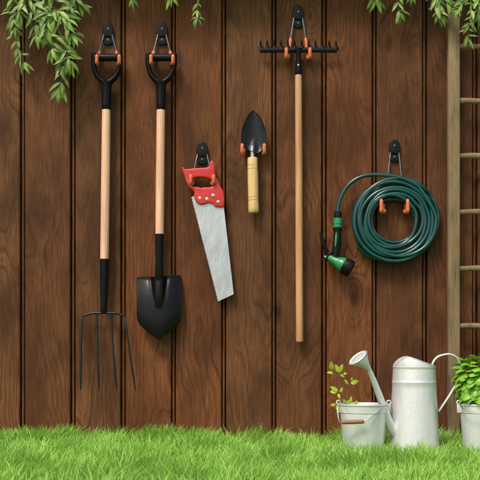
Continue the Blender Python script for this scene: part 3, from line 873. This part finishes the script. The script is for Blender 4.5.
VG = 'leafy vine strands hanging over the fence'
def vine(path, label, seed, dens=5.0, Lr=(10, 15), branches=()):
    """path: (px,py,off) from above the frame down to the tip; leaves spring in pairs and threes"""
    rd = random.Random(seed)
    path = [(path[1][0], -25.5, .125)] + [p for p in path if p[1] > -15]
    pts = crv([W(*p) for p in path], 8)
    V_ = thing('hanging_vine', W(*path[0]), label, 'vine', VG)
    nn = len(pts)
    st = MB().tube(pts, [(.75 - .45*i/nn)*S for i in range(nn)], 7)
    lv = Leaves()
    def put(p, ang, L, fwd):
        d = Vector((math.sin(ang), fwd, -math.cos(ang)))
        nrm = Vector((rd.uniform(-.55, .45), -1, rd.uniform(.0, .9)))
        L *= 1.25
        lv.leaf(p, d, nrm, L*S, L*S*rd.uniform(.19, .28), 'lance', rd.uniform(.05, .5), rd.uniform(.1, .4))
    def dress(pts):
        nn = len(pts); acc = 0
        for i in range(1, nn):
            acc += (pts[i]-pts[i-1]).length/S
            if acc > dens:
                acc = 0
                t = (pts[i]-pts[i-1]).normalized(); ta = math.atan2(t.x, -t.z)
                for s_ in (-1, 1):
                    put(pts[i], ta + s_*rd.uniform(.3, 1.35), rd.uniform(*Lr)*(1-.25*i/nn)*rd.choice((1, 1, 1, .7)), rd.uniform(-.55, .15))
                if rd.random() < .7: put(pts[i], ta + rd.uniform(-.35, .35), rd.uniform(*Lr), rd.uniform(-.6, -.1))
        t = (pts[-1]-pts[-2]).normalized(); ta = math.atan2(t.x, -t.z)
        for s_ in (-.55, 0, .5): put(pts[-1], ta + s_ + rd.uniform(-.12, .12), rd.uniform(*Lr)*.85, rd.uniform(-.25, .1))
    dress(pts)
    for br in branches:
        q = crv([W(*p) for p in br], 6); dress(q)
        st.tube(q, [.42*S*(1-.5*i/len(q)) for i in range(len(q))], 6)
    st.build('stem', M['stem'], V_); lv.build('foliage', M['vine'], V_)
    return V_
vine([(14, -70, .05), (16, -30, .08), (13, -4, .085), (13, 14, .08), (15, 34, .075), (18, 50, .07), (23, 62, .065)], 'narrow vine strand at the far left with its thin tip well above the others', 3, dens=6.0, Lr=(10, 14))
vine([(26, -70, .05), (26, -30, .085), (28, -6, .10), (30, 8, .10), (34, 22, .095), (36, 34, .09)], 'short bushy vine strand between the far left strand and the longest one', 5, dens=6.0, Lr=(12, 16), branches=([(29, 0, .10), (38, 8, .11), (44, 17, .11)], [(27, -8, .10), (22, 2, .11), (19, 12, .108)]))
vine([(48, -70, .05), (50, -30, .09), (52, -8, .105), (54, 8, .105), (56, 26, .10), (59, 44, .092), (61, 60, .085), (61, 76, .08), (60, 87, .075)], 'longest and fullest vine strand, hanging just left of the fork', 8, dens=6.0, Lr=(13, 18), branches=([(54, 6, .105), (62, 14, .12), (69, 24, .118), (72, 33, .11)], [(53, 2, .105), (48, 12, .12), (46, 24, .115), (47, 34, .11)], [(58, 40, .094), (66, 50, .105), (69, 60, .10)], [(57, 30, .098), (52, 42, .11), (52, 50, .105)]))
vine([(68, -70, .05), (68, -30, .08), (66, -8, .095), (68, 4, .095), (72, 14, .09)], 'short vine sprig above the longest strand, reaching toward the fork hook', 12, dens=5.2, Lr=(11, 15), branches=([(66, -8, .095), (75, -2, .10), (80, 4, .095)],))
vine([(131, -70, .05), (131, -30, .07), (131, -12, .07), (132, -2, .065)], 'tiny pair of leaf tips showing above the gap between fork and shovel', 21, dens=9, Lr=(9, 12))
vine([(172, -70, .05), (171, -30, .07), (170, -14, .07), (171, -4, .065)], 'small vine tip with two leaves hanging above the shovel hook', 24, dens=9, Lr=(11, 14))
vine([(200, -70, .05), (200, -30, .07), (199, -8, .07), (198, 4, .065), (197, 13, .06), (197, 17, .06)], 'slim vine tip hanging above the saw, right of the shovel', 33, dens=6.5, Lr=(8, 11))
vine([(372, -70, .05), (373, -30, .08), (374, -10, .085), (376, -2, .08)], 'short vine tip with spread leaves above the hose, left of the ladder', 41, dens=6, Lr=(13, 17))
vine([(397, -70, .05), (397, -30, .07), (397, -8, .075), (398, 4, .07), (399, 12, .065)], 'vine tip with drooping three part leaf above the hose hook', 46, dens=8, Lr=(12, 16))
vine([(414, -70, .05), (414, -30, .07), (413, -12, .07), (412, -5, .07)], 'smallest vine tip showing between the hose and ladder strands', 49, dens=9, Lr=(9, 12))
vine([(434, -70, .05), (435, -30, .09), (436, -10, .10), (436, 2, .10), (438, 12, .095)], 'fan shaped vine tip hanging over the top of the ladder rail', 55, dens=6, Lr=(12, 17), branches=([(436, -8, .10), (445, -2, .11), (451, 5, .11)],))
vine([(466, -70, .05), (468, -30, .09), (470, -8, .10), (471, 6, .10), (470, 20, .095), (468, 30, .09), (468, 38, .085)], 'vine strand hanging in front of the ladder rungs at the right edge', 61, dens=5.6, Lr=(9, 13), branches=([(470, -6, .10), (463, 0, .11), (459, 8, .11)],))
vine([(482, -70, .05), (481, -30, .09), (479, -8, .10), (478, 6, .10), (478, 16, .095)], 'vine tip cut off by the right edge beside the ladder strand', 66, dens=6, Lr=(11, 14))

# sapling in the left bucket
SA = thing('sapling', W(358, 406, BOF), 'spindly sapling with a few yellow green leaves growing in the left bucket', 'plant')
lv = Leaves(); stm = MB(); rd = random.Random(4)
E = lambda a, b_: (320 + a/7.38, 350 + b_/7.38)
def stem(L, r_=.42, o1=BOF, o2=BOF+.02):
    q = [E(*p) for p in L]; n_ = len(q)
    pth = crv([W(a, b_, o1 + (o2-o1)*i/(n_-1)) for i, (a, b_) in enumerate(q)], 6)
    stm.tube(pth, [(r_*(1-.5*i/len(pth)))*SK for i in range(len(pth))], 7)
stem([(200, 420), (198, 370), (202, 320), (205, 280), (180, 245), (140, 205), (112, 178), (92, 160), (84, 130)], .55)
stem([(182, 420), (178, 370), (165, 330), (150, 280), (142, 225), (140, 180), (147, 130)], .5, BOF, BOF-.02)
stem([(205, 275), (215, 262), (235, 246)], .35, BOF+.01, BOF+.01)
stem([(170, 340), (150, 315), (125, 295)], .35, BOF-.005, BOF+.01)
stem([(176, 420), (150, 398), (130, 402), (108, 412)], .4)
stem([(205, 420), (222, 395), (230, 375)], .4)
stem([(172, 200), (180, 170), (172, 130)], .25, BOF-.01, BOF-.02)
for a, b_, ang, L, w_ in [(88, 150, 188, 8.5, 4.3), (100, 168, 262, 6.5, 3), (140, 165, 205, 8, 3.6), (146, 165, 168, 8.2, 3.4), (150, 180, 60, 4.5, 2.2), (210, 255, 215, 6, 2.6), (228, 246, 112, 8, 4.4), (232, 225, 170, 3, 1.6),
                          (132, 305, 235, 8, 4.2), (125, 310, 262, 6.5, 3.4), (150, 312, 160, 5, 2.4), (135, 322, 15, 4.5, 2.4), (120, 405, 268, 6, 2.8), (128, 402, 350, 5, 2.6), (195, 400, 215, 5.5, 3), (190, 398, 140, 4.5, 2.3),
                          (222, 395, 170, 6.5, 2.8), (250, 400, 130, 4.5, 2.8), (245, 400, 95, 3.5, 2.0), (150, 385, 190, 4, 2.2), (170, 175, 100, 4, 2.0)]:
    th = R(ang); d = Vector((math.sin(th), rd.uniform(-.5, .1), -math.cos(th)))
    px, py = E(a, b_)
    lv.leaf(W(px, py, BOF+.015), d, (rd.uniform(-.5, .3), -1, rd.uniform(.1, .7)), L*1.15*SK, w_*1.2*SK, 'ovate', rd.uniform(0, .3), .15, 6, 5)
stm.build('stem', M['twig'], SA); lv.build('foliage', M['young'], SA)

# bushy plant in the right bucket
BA = thing('basil_plant', W(482, 404, BOF), 'bushy bright green broad leaved plant growing in the right bucket', 'plant')
lv = Leaves(); stm = MB(); rd = random.Random(9)
c0 = W(482, 408, BOF)
for (dx, dy, h) in ((0, 0, 46), (-9, -.012, 34), (9, -.01, 36), (-3, .03, 40), (6, .03, 38), (-14, .015, 26), (15, .01, 28), (-6, -.04, 27), (8, -.04, 26)):
    a = c0.copy(); b_ = c0 + Vector((dx*SK*1.05, dy*1.1, h*SK))
    pth = crv([a, a.lerp(b_, .5)+Vector((dx*SK*.25, dy*.2, 0)), b_], 6); stm.tube(pth, [1.0*SK*(1-.5*i/len(pth)) for i in range(len(pth))], 8)
bc = W(482.5, 384, BOF); RX, RZ = 27*SK, 25.5*SK
rows_ = [(-.56, 19, 14), (-.36, 20, 14.5), (-.15, 21, 14.5), (.07, 20, 14), (.28, 19, 13.5), (.44, 17, 13.5), (.57, 16, 13.5), (.70, 16, 13), (.82, 14, 12), (.93, 11, 11), (.985, 7, 9)]
for h, cnt, L in rows_:
    rr = math.sqrt(1-abs(h)**3.2)
    for q in range(cnt):
        az = 2*math.pi*(q + rd.uniform(-.3, .3) + .5*(rows_.index((h, cnt, L)) % 2))/cnt
        n_ = Vector((math.cos(az)*rr, math.sin(az)*rr, h))
        p = bc + Vector((n_.x*RX*.74, n_.y*RX*.74, (h + .12)*RZ*.88 + rd.uniform(-1.4, 1.4)*SK))
        out = Vector((math.cos(az), math.sin(az), 0))
        d = out*(.62 + .2*max(0, h)) + Vector((rd.uniform(-.2, .2), rd.uniform(-.2, .2), -.60 + 1.15*max(0, h)**1.4 + rd.uniform(-.2, .25)))
        nn = (n_*1.15 + Vector((rd.uniform(-.25, .25), 0, .55))).normalized()
        l_ = L*rd.uniform(.82, 1.1)*SK
        lv.leaf(p, d, nn, l_, l_*rd.uniform(.72, .86), 'ovate', rd.uniform(.15, .5), .30, 8, 7)
stm.build('stem', M['basilstem'], BA); lv.build('foliage', M['basil'], BA)

# ------------------------------------------------------------------ light, world, camera
world = bpy.data.worlds.new('World'); scene.world = world; world.use_nodes = True
nt = world.node_tree; bg = nt.nodes['Background']
sky = nt.nodes.new('ShaderNodeTexSky'); sky.sky_type = 'NISHITA'; sky.sun_disc = False
EL, AZ = 54, -32          # elevation; degrees left of straight-at-the-fence (seen from the fence)
sky.sun_elevation = R(EL)
sky.air_density = 1.0; sky.dust_density = 4.0; sky.ozone_density = .6
nt.links.new(sky.outputs[0], bg.inputs[0]); bg.inputs[1].default_value = .11
sd = Vector((math.sin(R(AZ))*math.cos(R(EL)), -math.cos(R(AZ))*math.cos(R(EL)), math.sin(R(EL))))   # towards the sun
sky.sun_rotation = math.atan2(sd.x, sd.y)
sl = bpy.data.lights.new('Sun', 'SUN'); sl.energy = 1.5; sl.angle = R(14); sl.color = (1, .94, .84)
so = bpy.data.objects.new('Sun', sl); COL.objects.link(so); so.location = (-2, -4, 5)
so.rotation_euler = (-sd).to_track_quat('-Z', 'Y').to_euler()

cam = bpy.data.cameras.new('Camera'); co = bpy.data.objects.new('Camera', cam); COL.objects.link(co)
co.location = (0, -D, ZC); co.rotation_euler = (R(90), 0, 0)
cam.sensor_width = 36; cam.lens = 36*D/(480*S); cam.shift_y = (HZ-240)/480
cam.clip_start = .05; cam.clip_end = 600
scene.camera = co

scene.render.engine = 'CYCLES'
vs_ = scene.view_settings; vs_.view_transform = 'Standard'; vs_.look = 'None'; vs_.gamma = 1; vs_.use_curve_mapping = False
vs_.exposure = 0.82
